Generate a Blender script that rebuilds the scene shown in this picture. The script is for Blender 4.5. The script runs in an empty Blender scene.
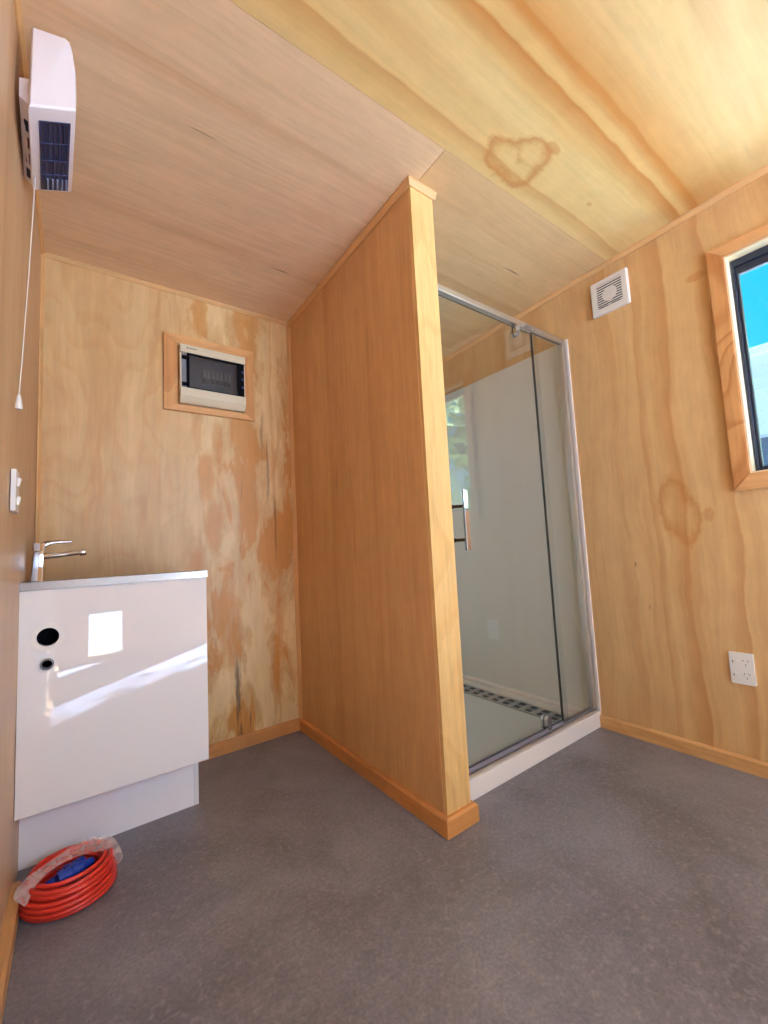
import bpy, bmesh, math, random
from mathutils import Vector, Matrix
random.seed(7)
C = bpy.context.scene.collection
sc = bpy.context.scene
sc.view_settings.view_transform = 'Standard'
sc.view_settings.look = 'None'
sc.view_settings.exposure = 0.0
sc.view_settings.use_white_balance = True
sc.view_settings.white_balance_temperature = 5850
sc.view_settings.white_balance_tint = 10
sc.cycles.use_denoising = True
sc.cycles.max_bounces = 14
sc.cycles.diffuse_bounces = 8
sc.cycles.glossy_bounces = 6
sc.cycles.transparent_max_bounces = 24
sc.cycles.transmission_bounces = 8
sc.cycles.sample_clamp_indirect = 6.0
sc.cycles.caustics_reflective = False
sc.cycles.caustics_refractive = False

# ------------------------------------------------------------------ geometry constants (metres)
W = 2.303            # right wall face
YF = -3.9            # front wall face
def ceil_z(y): return 2.306 + 0.030 * (-y)
P1, P2, PF = 1.140, 1.253, -1.125     # partition
ST = -1.052          # front of shower tray
GY = -1.024          # glass plane

# ------------------------------------------------------------------ colour helpers
def lin(c):
    def f(v):
        v /= 255.0
        return v / 12.92 if v <= 0.04045 else ((v + 0.055) / 1.055) ** 2.4
    return (f(c[0]), f(c[1]), f(c[2]), 1.0)

class NT:
    def __init__(s, name):
        s.m = bpy.data.materials.new(name); s.m.use_nodes = True
        s.t = s.m.node_tree; s.n = s.t.nodes; s.l = s.t.links
        s.b = s.n['Principled BSDF']
    def new(s, t, **k):
        n = s.n.new(t)
        for a, v in k.items(): setattr(n, a, v)
        return n
    def link(s, a, b): s.l.new(a, b)
    def val(s, sock, v):
        if hasattr(v, 'is_linked') or hasattr(v, 'links'): s.l.new(v, sock)
        else: sock.default_value = v
    def math(s, op, a, b=0.0, c=None, clamp=False):
        n = s.new('ShaderNodeMath', operation=op, use_clamp=clamp)
        s.val(n.inputs[0], a); s.val(n.inputs[1], b)
        if c is not None: s.val(n.inputs[2], c)
        return n.outputs[0]
    def mix(s, f, a, b, mode='MIX'):
        n = s.new('ShaderNodeMix', data_type='RGBA', blend_type=mode)
        s.val(n.inputs[0], f); s.val(n.inputs[6], a); s.val(n.inputs[7], b)
        return n.outputs[2]
    def ramp(s, f, stops, interp='LINEAR'):
        n = s.new('ShaderNodeValToRGB'); cr = n.color_ramp; cr.interpolation = interp
        stops = sorted(stops, key=lambda q: q[0])
        while len(cr.elements) < len(stops): cr.elements.new(0.5)
        for e, (p, c) in zip(cr.elements, stops):
            e.position = p
            e.color = c if not isinstance(c, (int, float)) else (c, c, c, 1)
        s.link(f, n.inputs[0]); return n.outputs[0]
    def noise(s, vec, scale, detail=3.0, rough=0.5, dist=0.0):
        n = s.new('ShaderNodeTexNoise'); n.inputs['Scale'].default_value = scale
        n.inputs['Detail'].default_value = detail; n.inputs['Roughness'].default_value = rough
        n.inputs['Distortion'].default_value = dist
        s.link(vec, n.inputs['Vector']); return n.outputs[0]
    def comb(s, x, y, z):
        n = s.new('ShaderNodeCombineXYZ')
        for i, v in enumerate((x, y, z)): s.val(n.inputs[i], v)
        return n.outputs[0]
    def obj(s):
        tc = s.new('ShaderNodeTexCoord'); sp = s.new('ShaderNodeSeparateXYZ')
        s.link(tc.outputs['Object'], sp.inputs[0])
        return tc.outputs['Object'], sp.outputs

def plain(name, rgb, rough=0.5, metal=0.0, coat=0.0, spec=0.5, noise=0.04):
    t = NT(name); o, _ = t.obj()
    n = t.noise(o, 35.0, 3)
    c = lin(rgb)
    hi = tuple(min(1, v * (1 + noise)) for v in c[:3]) + (1,)
    lo = tuple(v * (1 - noise) for v in c[:3]) + (1,)
    t.link(t.mix(n, lo, hi), t.b.inputs['Base Color'])
    t.b.inputs['Roughness'].default_value = rough; t.b.inputs['Metallic'].default_value = metal
    t.b.inputs['Coat Weight'].default_value = coat; t.b.inputs['Coat Roughness'].default_value = 0.02
    t.b.inputs['Specular IOR Level'].default_value = spec
    return t.m

L = lin
def ply(name, g, c, base, light, dark, bands=(), spots=(), streaks=(), blotch=0.5, thr=0.55, soft=0.12, lines=0.3,
        seed=0.0, warp=0.10, patch=None, pores=0.5, rough=0.42, crange=(-4.0, 4.0), fig=0.0, gscale=1.0):
    """plywood: g = grain axis, c = cross axis; bands = [(pos, halfwidth, strength, side)] across the grain"""
    base, light, dark = [(min(1, c_[0] * 1.04), c_[1] * 1.09, c_[2] * 1.16, 1) for c_ in (base, light, dark)]
    t = NT(name); o, ax = t.obj()
    G = ax['XYZ'.index(g.upper())]; K = ax['XYZ'.index(c.upper())]
    Gs = t.math('MULTIPLY', G, gscale)
    w1 = t.noise(t.comb(t.math('MULTIPLY', Gs, 1.3), t.math('MULTIPLY', K, 3.2), seed), 1.0, 3, 0.55)
    w2 = t.noise(t.comb(t.math('MULTIPLY', Gs, 7.0), t.math('MULTIPLY', K, 14.0), seed + 3.7), 1.0, 3, 0.6)
    Kw = t.math('ADD', K, t.math('MULTIPLY', t.math('SUBTRACT', w1, 0.5), warp))
    Kw = t.math('ADD', Kw, t.math('MULTIPLY', t.math('SUBTRACT', w2, 0.5), warp * 0.22))
    # tonal blotches stretched along the grain
    bl = t.noise(t.comb(t.math('MULTIPLY', Gs, 0.9), t.math('MULTIPLY', Kw, 7.0), seed + 11.0), 1.0, 4, 0.6)
    f = t.ramp(bl, [(max(0, thr - soft), 0.0), (thr, 0.55), (min(1, thr + soft), 1.0)])
    col = t.mix(t.math('MULTIPLY', f, blotch), base, light)
    bl2 = t.noise(t.comb(t.math('MULTIPLY', Gs, 0.55), t.math('MULTIPLY', Kw, 11.0), seed + 29.0), 1.0, 3, 0.5)
    f2 = t.ramp(bl2, [(0.50, 0.0), (0.68, 1.0)])
    col = t.mix(t.math('MULTIPLY', f2, blotch * 0.55), col, dark)
    if fig:
        # flame figure: contour lines of a stretched noise field
        fn = t.noise(t.comb(t.math('MULTIPLY', Gs, 1.1), t.math('MULTIPLY', K, 2.6), seed + 51.0), 1.0, 2.0, 0.45)
        fr = t.math('FRACT', t.math('MULTIPLY', fn, 13.0))
        fm = t.ramp(fr, [(0.0, 0.0), (0.55, 0.15), (0.85, 1.0), (0.97, 0.7), (1.0, 0.0)])
        col = t.mix(t.math('MULTIPLY', fm, fig), col, dark)
    if patch:
        # resin-coloured patches (sharp edged), limited to a region by a second ramp
        pn = t.noise(t.comb(t.math('MULTIPLY', G, patch['gs']), t.math('MULTIPLY', K, patch['cs']), seed + 71.0), 1.0, 5, 0.62, 0.35)
        reg = t.ramp(t.math('DIVIDE', t.math('SUBTRACT', K, patch['c0']), patch['c1'] - patch['c0'], clamp=True), [(0, 0.0), (1, 1.0)])
        gfade = t.ramp(t.math('DIVIDE', t.math('SUBTRACT', G, patch['g0']), patch['g1'] - patch['g0'], clamp=True), [(0, 1.0), (1, patch['ge'])])
        m = t.ramp(pn, [(patch['t'] - .018, 0.0), (patch['t'] + .018, 1.0)])
        ml = t.ramp(pn, [(patch['t'] - .10, 1.0), (patch['t'] - .05, 0.0)])
        rr = t.math('MULTIPLY', reg, gfade)
        col = t.mix(t.math('MULTIPLY', t.math('MULTIPLY', ml, rr), patch.get('ls', .9)), col, light)
        col = t.mix(t.math('MULTIPLY', t.math('MULTIPLY', m, rr), patch['s']), col, dark)
    for (p, hw, s, side) in bands:
        d = t.math('DIVIDE', t.math('SUBTRACT', Kw, p), hw)      # -1..1
        u = t.math('MULTIPLY_ADD', d, 0.5, 0.5, clamp=True)
        if side > 0:   st = [(0, 0), (.12, 1.0), (.3, .8), (1, 0)]
        elif side < 0: st = [(0, 0), (.7, .8), (.88, 1.0), (1, 0)]
        else:          st = [(0, 0), (.35, 1.0), (.65, 1.0), (1, 0)]
        col = t.mix(t.math('MULTIPLY', t.ramp(u, st), s), col, dark)
    if spots:
        wob = t.noise(t.comb(t.math('MULTIPLY', G, 16.0), t.math('MULTIPLY', K, 26.0), seed + 91.0), 1.0, 3, 0.6)
        wob = t.math('SUBTRACT', wob, .5)
    for (lobes, st, ring) in spots:
        r = None
        for (gp, kp, rg, rk) in lobes:
            aa = t.math('DIVIDE', t.math('SUBTRACT', G, gp), rg)
            bb = t.math('DIVIDE', t.math('SUBTRACT', K, kp), rk)
            q = t.math('SQRT', t.math('ADD', t.math('MULTIPLY', aa, aa), t.math('MULTIPLY', bb, bb)))
            r = q if r is None else t.math('SMOOTH_MIN', r, q, .25)
        r = t.math('ADD', r, t.math('MULTIPLY', wob, .9))
        if ring: mm = t.ramp(t.math('MULTIPLY', r, .5), [(0, .0), (.22, .05), (.40, .85), (.47, 1.0), (.52, .5), (.60, 0)])
        else:    mm = t.ramp(t.math('MULTIPLY', r, .5), [(0, 1.0), (.34, .9), (.52, 0)])
        col = t.mix(t.math('MULTIPLY', mm, st), col, dark)
    if streaks:
        sn = t.noise(t.comb(t.math('MULTIPLY', G, 9.0), t.math('MULTIPLY', K, 120.0), seed + 33.0), 1.0, 3, 0.6)
        for (gp, kp, rg, rk, st) in streaks:
            aa = t.math('DIVIDE', t.math('SUBTRACT', G, gp), rg)
            bb = t.math('DIVIDE', t.math('SUBTRACT', t.math('ADD', K, t.math('MULTIPLY', t.math('SUBTRACT', w2, .5), rk * 2.0)), kp), rk)
            q = t.math('SQRT', t.math('ADD', t.math('MULTIPLY', aa, aa), t.math('MULTIPLY', bb, bb)))
            q = t.math('ADD', q, t.math('MULTIPLY', t.math('SUBTRACT', sn, .5), 2.0))
            mm = t.ramp(t.math('MULTIPLY', q, .5), [(0, 1.0), (.20, .9), (.48, 0)])
            col = t.mix(t.math('MULTIPLY', mm, st), col, L((74, 56, 40)))
    # fine grain lines and pores
    fl = t.noise(t.comb(t.math('MULTIPLY', G, 3.0), t.math('MULTIPLY', Kw, 60.0), seed), 1.0, 3, 0.6)
    mul = t.ramp(fl, [(0.25, 1 - lines), (0.6, 1.0), (.8, 1.0 + lines * .15)])
    col = t.mix(1.0, col, mul, 'MULTIPLY')
    # cross-grain mottling of the veneer
    mo = t.noise(t.comb(t.math('MULTIPLY', G, 9.0), t.math('MULTIPLY', K, 13.0), seed + 5.0), 1.0, 5, 0.65)
    col = t.mix(1.0, col, t.ramp(mo, [(.3, .94), (.7, 1.05)]), 'MULTIPLY')
    po = t.noise(t.comb(t.math('MULTIPLY', G, 6.0), t.math('MULTIPLY', K, 70.0), seed + 17.0), 1.0, 2, 0.5)
    pm = t.ramp(po, [(.735, 0.0), (.78, 1.0)])
    col = t.mix(t.math('MULTIPLY', pm, pores), col, tuple(v * .45 for v in dark[:3]) + (1,))
    t.link(col, t.b.inputs['Base Color'])
    t.b.inputs['Roughness'].default_value = rough
    t.b.inputs['Specular IOR Level'].default_value = 0.35
    bp = t.new('ShaderNodeBump'); bp.inputs['Strength'].default_value = 0.06; bp.inputs['Distance'].default_value = .002
    t.link(fl, bp.inputs['Height']); t.link(bp.outputs[0], t.b.inputs['Normal'])
    return t.m

def schlick(t, f0=.04):
    g = t.new('ShaderNodeNewGeometry'); d = t.new('ShaderNodeVectorMath', operation='DOT_PRODUCT')
    t.link(g.outputs['Incoming'], d.inputs[0]); t.link(g.outputs['Normal'], d.inputs[1])
    c = t.math('SUBTRACT', 1.0, t.math('ABSOLUTE', d.outputs['Value']), clamp=True)
    return t.math('MULTIPLY_ADD', t.math('POWER', c, 5.0), 1 - f0, f0, clamp=True)
def glass(name, tint, edge=0.0, boost=1.0):
    t = NT(name); t.n.remove(t.b)
    out = t.n['Material Output']
    tr = t.new('ShaderNodeBsdfTransparent'); gl = t.new('ShaderNodeBsdfGlossy')
    _, ax = t.obj()
    nz = t.noise(_, 1.5, 1)
    tr.inputs[0].default_value = tint
    gl.inputs['Roughness'].default_value = 0.0
    t.link(t.mix(nz, (.97, .97, .97, 1), (1, 1, 1, 1)), gl.inputs[0])
    mx = t.new('ShaderNodeMixShader')
    t.link(t.math('MULTIPLY', schlick(t), boost, clamp=True), mx.inputs[0]); t.link(tr.outputs[0], mx.inputs[1]); t.link(gl.outputs[0], mx.inputs[2])
    t.link(mx.outputs[0], out.inputs[0])
    return t.m

# ------------------------------------------------------------------ mesh helpers
def obj(name, bm, mat, parent=None, smooth=None):
    bmesh.ops.recalc_face_normals(bm, faces=bm.faces)
    me = bpy.data.meshes.new(name); bm.to_mesh(me); bm.free()
    o = bpy.data.objects.new(name, me); C.objects.link(o)
    for m in (mat if isinstance(mat, (list, tuple)) else [mat]): me.materials.append(m)
    if parent: o.parent = parent
    if smooth is not None:
        for p in me.polygons: p.use_smooth = True
        try: me.set_sharp_from_angle(angle=math.radians(smooth))
        except Exception: pass
    return o
def tag(o, label, cat, group=None):
    o['label'] = label; o['category'] = cat
    if group: o['group'] = group
    return o
def thing(name, label, cat, group=None):
    o = bpy.data.objects.new(name, None); C.objects.link(o); o.empty_display_size = .05
    return tag(o, label, cat, group)
def struct(name, bm, mat, parent=None, **k):
    o = obj(name, bm, mat, parent, **k)
    if parent is None: o['kind'] = 'structure'
    return o
def box(bm, x0, x1, y0, y1, z0, z1, bev=0.0, seg=2, mi=0):
    vs = [bm.verts.new((x, y, z)) for x in (x0, x1) for y in (y0, y1) for z in (z0, z1)]
    ids = [(0, 1, 3, 2), (4, 6, 7, 5), (0, 4, 5, 1), (2, 3, 7, 6), (0, 2, 6, 4), (1, 5, 7, 3)]
    fs = [bm.faces.new([vs[i] for i in f]) for f in ids]
    for f in fs: f.material_index = mi
    if bev:
        es = list({e for f in fs for e in f.edges})
        bmesh.ops.bevel(bm, geom=es, offset=bev, segments=seg, profile=0.5, affect='EDGES')
    return vs
def bx(*a, **k):
    bm = bmesh.new(); box(bm, *a, **k); return bm
def hexa(bm, pts, mi=0):
    """pts: 4 of one end, 4 of the other end in matching order"""
    v = [bm.verts.new(p) for p in pts]
    fs = [(0, 1, 2, 3), (7, 6, 5, 4)] + [(i, i + 4, (i + 1) % 4 + 4, (i + 1) % 4) for i in range(4)]
    r = [bm.faces.new([v[i] for i in f]) for f in fs]
    for f in r: f.material_index = mi
    return r
def prism(bm, prof, fn, a0, a1):
    """extrude 2D profile prof between a0 and a1; fn(u,v,a)->xyz"""
    A = [bm.verts.new(fn(u, v, a0)) for u, v in prof]; B = [bm.verts.new(fn(u, v, a1)) for u, v in prof]
    n = len(prof)
    bm.faces.new(A); bm.faces.new(B[::-1])
    for i in range(n): bm.faces.new([A[i], B[i], B[(i + 1) % n], A[(i + 1) % n]])
def cyl(bm, p0, p1, r0, r1=None, seg=20, caps=True):
    r1 = r0 if r1 is None else r1
    p0, p1 = Vector(p0), Vector(p1); d = (p1 - p0).normalized()
    a = d.orthogonal().normalized(); b = d.cross(a)
    A, B = [], []
    for i in range(seg):
        t = 2 * math.pi * i / seg; u = a * math.cos(t) + b * math.sin(t)
        A.append(bm.verts.new(p0 + u * r0)); B.append(bm.verts.new(p1 + u * r1))
    for i in range(seg): bm.faces.new([A[i], A[(i + 1) % seg], B[(i + 1) % seg], B[i]])
    if caps: bm.faces.new(A[::-1]); bm.faces.new(B)
def lathe(bm, prof, origin, axis=(0, 0, 1), seg=28):
    """prof = [(r, h)] along axis"""
    O = Vector(origin); d = Vector(axis).normalized(); a = d.orthogonal().normalized(); b = d.cross(a)
    rings = []
    for r, h in prof:
        rings.append([bm.verts.new(O + d * h + (a * math.cos(2 * math.pi * i / seg) + b * math.sin(2 * math.pi * i / seg)) * max(r, 1e-5)) for i in range(seg)])
    for R0, R1 in zip(rings, rings[1:]):
        for i in range(seg): bm.faces.new([R0[i], R0[(i + 1) % seg], R1[(i + 1) % seg], R1[i]])
    bm.faces.new(rings[0][::-1]); bm.faces.new(rings[-1])
def tube(bm, pts, r, seg=8, rad=None, flat=1.0):
    pts = [Vector(p) for p in pts]; rings = []
    n = None
    for i, p in enumerate(pts):
        d = (pts[min(i + 1, len(pts) - 1)] - pts[max(i - 1, 0)]).normalized()
        if n is None: n = d.orthogonal().normalized()
        n = (n - d * n.dot(d)).normalized(); b = d.cross(n)
        rr = rad[i] if rad else r
        rings.append([bm.verts.new(p + (n * math.cos(2 * math.pi * k / seg) + b * flat * math.sin(2 * math.pi * k / seg)) * rr) for k in range(seg)])
    for R0, R1 in zip(rings, rings[1:]):
        for k in range(seg): bm.faces.new([R0[k], R0[(k + 1) % seg], R1[(k + 1) % seg], R1[k]])
    bm.faces.new(rings[0][::-1]); bm.faces.new(rings[-1])
def rrect(cx, cy, w, h, r, n=5):
    out = []
    for sx, sy, a0 in ((1, 1, 0), (-1, 1, 90), (-1, -1, 180), (1, -1, 270)):
        for i in range(n + 1):
            a = math.radians(a0 + 90 * i / n)
            out.append((cx + sx * (w / 2 - r) + r * math.cos(a), cy + sy * (h / 2 - r) + r * math.sin(a)))
    return out

# ------------------------------------------------------------------ materials
M = {}
L = lin
M['ceil_near'] = ply('ceiling_plywood_yellow', 'x', 'y', L((214, 176, 110)), L((226, 194, 132)), L((176, 112, 46)),
    bands=[(-1.345, .030, .55, 1), (-1.600, .030, .9, 1), (-1.615, .07, .35, 0), (-1.668, .030, .85, 1), (-1.77, .115, .8, -1), (-2.05, .05, .5, 1), (-2.35, .10, .6, -1), (-2.7, .06, .5, 1), (-3.1, .12, .6, -1)],
    spots=[([(1.385, -1.385, .095, .062), (1.455, -1.44, .085, .058), (1.475, -1.375, .075, .060)], .8, True), ([(1.50, -1.50, .045, .022)], .6, False), ([(1.86, -1.44, .016, .010)], .5, False)],
    blotch=.55, seed=3.0, warp=.06, lines=.10, pores=.12)
M['ceil_far'] = ply('ceiling_plywood_pink', 'x', 'y', L((222, 186, 142)), L((232, 200, 160)), L((198, 150, 102)),
    bands=[(-1.0, .05, .4, 1), (-.45, .06, .35, -1)], blotch=.35, seed=13.0, warp=.05, lines=.13, pores=.2,
    streaks=[(.92, -.41, .06, .006, .7), (.45, -.9, .05, .004, .5)])
M['ceil_shower'] = ply('ceiling_plywood_tan', 'x', 'y', L((208, 168, 116)), L((220, 184, 134)), L((180, 128, 74)),
    bands=[(-.75, .05, .4, 1)], blotch=.35, seed=23.0, warp=.05, lines=.12, pores=.2,
    streaks=[(1.93, -1.0, .07, .006, .8)])
M['wall_back'] = ply('wall_plywood_patched', 'z', 'x', L((200, 158, 102)), L((228, 196, 138)), L((186, 122, 46)),
    bands=[(1.02, .012, .35, 0)], blotch=.45, seed=7.3, warp=.12, lines=.12, pores=.3, fig=.2,
    spots=[([(2.22, .645, .17, .042)], .8, False), ([(1.12, .70, .17, .05), (1.36, .665, .15, .05)], .8, False), ([(.60, .775, .24, .065)], .65, False), ([(1.55, .72, .16, .03)], .5, False)],
    streaks=[(.27, .80, .22, .016, .8), (.07, .812, .06, .012, .6), (1.40, .985, .22, .010, .55), (1.1, 1.02, .25, .009, .55), (1.62, .955, .14, .010, .45), (1.30, .84, .08, .006, .5), (.13, .86, .05, .006, .6)],
    patch=dict(gs=2.0, cs=5.2, c0=.50, c1=.66, g0=1.2, g1=2.3, ge=.7, t=.565, s=.85, ls=.65))
M['wall_left'] = ply('wall_plywood_left', 'z', 'y', L((200, 160, 116)), L((212, 178, 136)), L((180, 130, 84)),
    bands=[(-1.0, .06, .5, 1)], blotch=.5, seed=41.0, warp=.10, lines=.12, pores=.2)
M['wall_right'] = ply('wall_plywood_banded', 'z', 'y', L((200, 156, 101)), L((213, 173, 119)), L((174, 114, 56)),
    bands=[(-1.26, .022, .22, 1), (-1.40, .022, .38, -1), (-1.475, .045, .62, 1), (-1.665, .030, .55, 1), (-1.90, .05, .6, 1), (-2.1, .06, .5, -1), (-2.6, .05, .5, 1), (-3.0, .08, .5, -1), (-.6, .05, .4, 1)],
    spots=[([(1.08, -1.475, .13, .058), (1.02, -1.515, .11, .055)], .7, True), ([(2.065, -1.655, .022, .045)], .6, False), ([(1.03, -1.60, .035, .022)], .5, False)],
    streaks=[(.82, -1.29, .015, .004, .8), (.62, -1.33, .02, .004, .7)],
    blotch=.45, seed=31.0, warp=.12, lines=.12, pores=.15)
M['partition'] = ply('partition_plywood', 'z', 'y', L((203, 152, 96)), L((216, 168, 112)), L((172, 116, 62)),
    bands=[(-.45, .03, .25, 0), (-.8, .02, .2, 0)], blotch=.35, seed=17.0, warp=.04, lines=.14, pores=.3,
    streaks=[(1.29, -.485, .10, .006, .5), (2.25, -1.125, .05, .003, .9), (1.0, -.62, .12, .005, .25)])
M['wall_front'] = ply('wall_plywood_front', 'z', 'x', L((206, 164, 110)), L((220, 182, 130)), L((180, 122, 64)),
    bands=[(.6, .05, .5, 1), (2.1, .05, .5, 1)], seed=57.0)
def timber(name, g, c, base, dark, seed, light=None, lines=.2, fig=.25, gscale=1.0):
    return ply(name, g, c, base, light or tuple(min(1, v * 1.15) for v in base[:3]) + (1,), dark, blotch=.4, seed=seed, warp=.03, lines=lines, fig=fig, pores=.1, rough=.4, gscale=gscale)
M['end_cap'] = timber('pine_end_board', 'z', 'x', L((216, 172, 106)), L((192, 138, 72)), 2.0, fig=.35)
M['skirt_x'] = timber('pine_skirting_x', 'x', 'z', L((196, 138, 80)), L((172, 110, 56)), 4.0)
M['skirt_y'] = timber('pine_skirting_y', 'y', 'z', L((198, 134, 72)), L((172, 108, 52)), 6.0)
M['skirt_r'] = timber('pine_skirting_light', 'y', 'z', L((206, 156, 98)), L((184, 128, 72)), 6.5)
M['bead_x'] = timber('pine_bead_x', 'x', 'z', L((212, 166, 108)), L((190, 138, 80)), 8.0, fig=0)
M['bead_y'] = timber('pine_bead_y', 'y', 'z', L((208, 158, 100)), L((186, 132, 74)), 9.0, fig=0)
M['bead_z'] = timber('pine_bead_z', 'z', 'x', L((208, 156, 96)), L((186, 130, 72)), 10.0, fig=0)
M['arch_z'] = timber('pine_architrave_upright', 'z', 'y', L((200, 142, 84)), L((164, 98, 48)), 12.0, fig=.7, gscale=1.4)
M['arch_y'] = timber('pine_architrave_level', 'y', 'z', L((204, 150, 94)), L((172, 112, 60)), 14.0, fig=.45)
M['frame_x'] = timber('pine_surround_level', 'x', 'z', L((212, 156, 94)), L((186, 122, 66)), 15.0, fig=.35)
M['frame_z'] = timber('pine_surround_upright', 'z', 'x', L((208, 150, 86)), L((172, 104, 50)), 16.6, fig=.6)
M['liner'] = plain('pale_window_liner', (236, 216, 178), .5)
def floor_mat():
    t = NT('grey_vinyl_floor'); o, ax = t.obj()
    n1 = t.noise(o, 2.6, 6, .62, .4); n2 = t.noise(o, 11.0, 6, .65); n3 = t.noise(o, 110.0, 3, .6); n4 = t.noise(o, 45.0, 4, .7)
    c = t.ramp(n1, [(.28, L((98, 93, 97))), (.52, L((120, 116, 123))), (.74, L((134, 131, 139)))])
    c = t.mix(1.0, c, t.ramp(n2, [(.25, .86), (.5, 1.0), (.75, 1.12)]), 'MULTIPLY')
    c = t.mix(t.ramp(n4, [(.50, 0.0), (.66, .6)]), c, L((140, 134, 136)))
    c = t.mix(1.0, c, t.ramp(n3, [(.3, .80), (.7, 1.16)]), 'MULTIPLY')
    t.link(c, t.b.inputs['Base Color'])
    t.link(t.ramp(n2, [(.3, .34), (.7, .50)]), t.b.inputs['Roughness'])
    t.b.inputs['Specular IOR Level'].default_value = .4
    bp = t.new('ShaderNodeBump'); bp.inputs['Strength'].default_value = .08; bp.inputs['Distance'].default_value = .002
    t.link(n3, bp.inputs['Height']); t.link(bp.outputs[0], t.b.inputs['Normal'])
    return t.m
M['floor'] = floor_mat()
M['gloss_white'] = plain('gloss_white_board', (240, 236, 233), .02, coat=.9, spec=.8, noise=.01)
M['plinth_white'] = plain('gloss_white_plinth', (250, 246, 246), .05, coat=.3, noise=.01)  # cabinet white made brighter, floor bounce light put into the colour
M['white_plastic'] = plain('white_plastic', (236, 232, 224), .35, noise=.01)
M['cream_plastic'] = plain('cream_plastic', (222, 210, 176), .4, noise=.015)
M['heater_white'] = plain('heater_white_plastic', (242, 234, 236), .4, noise=.01)
M['navy'] = plain('navy_grille', (16, 24, 62), .35)
M['navy_fin'] = plain('navy_grille_fin', (40, 52, 96), .35)
M['fin_pale'] = plain('pale_grille_fin', (150, 160, 190), .35)
M['lining'] = plain('white_acrylic_lining', (224, 225, 216), .25, noise=.012)
M['tray'] = plain('white_acrylic_tray', (236, 226, 216), .2, noise=.01)
M['tray_floor'] = plain('satin_shower_floor', (216, 212, 202), .35, noise=.015)
M['black'] = plain('black_hole', (6, 6, 9), .9, spec=.1)
M['grey'] = plain('grey_plastic', (120, 118, 118), .4)
M['louvre_grey'] = plain('grey_louvre_gap', (46, 42, 40), .5)
M['chrome'] = plain('polished_chrome', (222, 222, 224), .06, metal=1.0, noise=.01)
M['dark_chrome'] = plain('dark_chrome', (120, 112, 106), .15, metal=1.0)
M['alu'] = plain('satin_aluminium', (206, 200, 190), .32, metal=.9)
M['alu_grey'] = plain('grey_aluminium', (138, 130, 140), .4, metal=.15)
M['stainless'] = plain('brushed_stainless', (158, 150, 142), .27, metal=1.0, noise=.03)
M['gap_line'] = plain('grey_shadow_line', (176, 168, 166), .5)
M['cable'] = plain('red_orange_cable', (214, 56, 40), .35, noise=.06)
M['blue_plug'] = plain('blue_plug_plastic', (22, 62, 170), .35)
M['alu_black'] = plain('dark_blue_black_aluminium', (24, 30, 48), .4, noise=.03)
M['breaker'] = plain('grey_breaker', (158, 154, 150), .5)
M['breaker_dark'] = plain('dark_breaker_toggle', (24, 24, 26), .4)
M['ink'] = plain('grey_ink', (90, 84, 80), .5)
M['seal'] = plain('dark_glass_seal', (34, 40, 42), .4)
M['glass'] = glass('clear_shower_glass', (.925, .94, .945, 1), boost=1.7)
M['glass_edge'] = plain('green_glass_edge', (50, 66, 64), .15)
M['pane'] = glass('clear_window_glass', (.96, .98, .98, 1))
def smoked():
    t = NT('smoked_door'); t.n.remove(t.b); out = t.n['Material Output']
    _, ax = t.obj(); nz = t.noise(_, 4.0, 1)
    tr = t.new('ShaderNodeBsdfTransparent'); t.link(t.mix(nz, (.58, .54, .52, 1), (.61, .57, .55, 1)), tr.inputs[0])
    gl = t.new('ShaderNodeBsdfGlossy'); gl.inputs['Roughness'].default_value = .15
    mx = t.new('ShaderNodeMixShader'); t.link(schlick(t), mx.inputs[0]); t.link(tr.outputs[0], mx.inputs[1]); t.link(gl.outputs[0], mx.inputs[2])
    t.link(mx.outputs[0], out.inputs[0]); return t.m
M['smoked'] = smoked()
def film():
    t = NT('clear_plastic_film'); out = t.n['Material Output']
    o, ax = t.obj(); nz = t.noise(o, 40.0, 3)
    t.b.inputs['Base Color'].default_value = (.78, .68, .64, 1); t.b.inputs['Roughness'].default_value = .25
    tr = t.new('ShaderNodeBsdfTransparent')
    mx = t.new('ShaderNodeMixShader'); t.link(t.ramp(nz, [(.3, .18), (.7, .52)]), mx.inputs[0])
    t.link(tr.outputs[0], mx.inputs[1]); t.link(t.b.outputs[0], mx.inputs[2]); t.link(mx.outputs[0], out.inputs[0]); return t.m
M['film'] = film()

# ------------------------------------------------------------------ room shell
struct('floor', bx(-.12, W + .12, YF - .12, .12, -.10, 0), M['floor'])
TOP = 2.75
struct('wall_back', bx(-.12, W + .12, 0, .12, 0, TOP), M['wall_back'])
bm = bmesh.new()
hexa(bm, [(-.14, 0, 0), (-.005, 0, 0), (-.005, YF, 0), (-.14, YF, 0), (-.14, 0, TOP), (0.0012, 0, TOP), (0.0012, YF, TOP), (-.14, YF, TOP)])
struct('wall_left', bm, M['wall_left'])
# right wall with window opening
WY0, WY1, WZ0, WZ1 = -1.753, -2.78, 1.180, 2.088     # opening
bm = bmesh.new()
box(bm, W, W + .09, WY0, 0, 0, TOP); box(bm, W, W + .09, YF, WY1, 0, TOP)
box(bm, W, W + .09, WY1, WY0, 0, WZ0); box(bm, W, W + .09, WY1, WY0, WZ1, TOP)
struct('wall_right', bm, M['wall_right'])
# front wall with two door openings
DA = (.24, .52); DB = (1.32, 2.03); DH = 2.34
bm = bmesh.new()
box(bm, -.12, DA[0], YF - .10, YF, 0, TOP); box(bm, DA[1], DB[0], YF - .10, YF, 0, TOP); box(bm, DB[1], W + .12, YF - .10, YF, 0, TOP)
box(bm, DB[0], DB[1], YF - .10, YF, DH, TOP)
box(bm, DA[0], DA[1], YF - .10, YF, .46, TOP); box(bm, DA[0], DA[1], YF - .10, YF, 0, .06)
struct('wall_front', bm, M['wall_front'])
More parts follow.
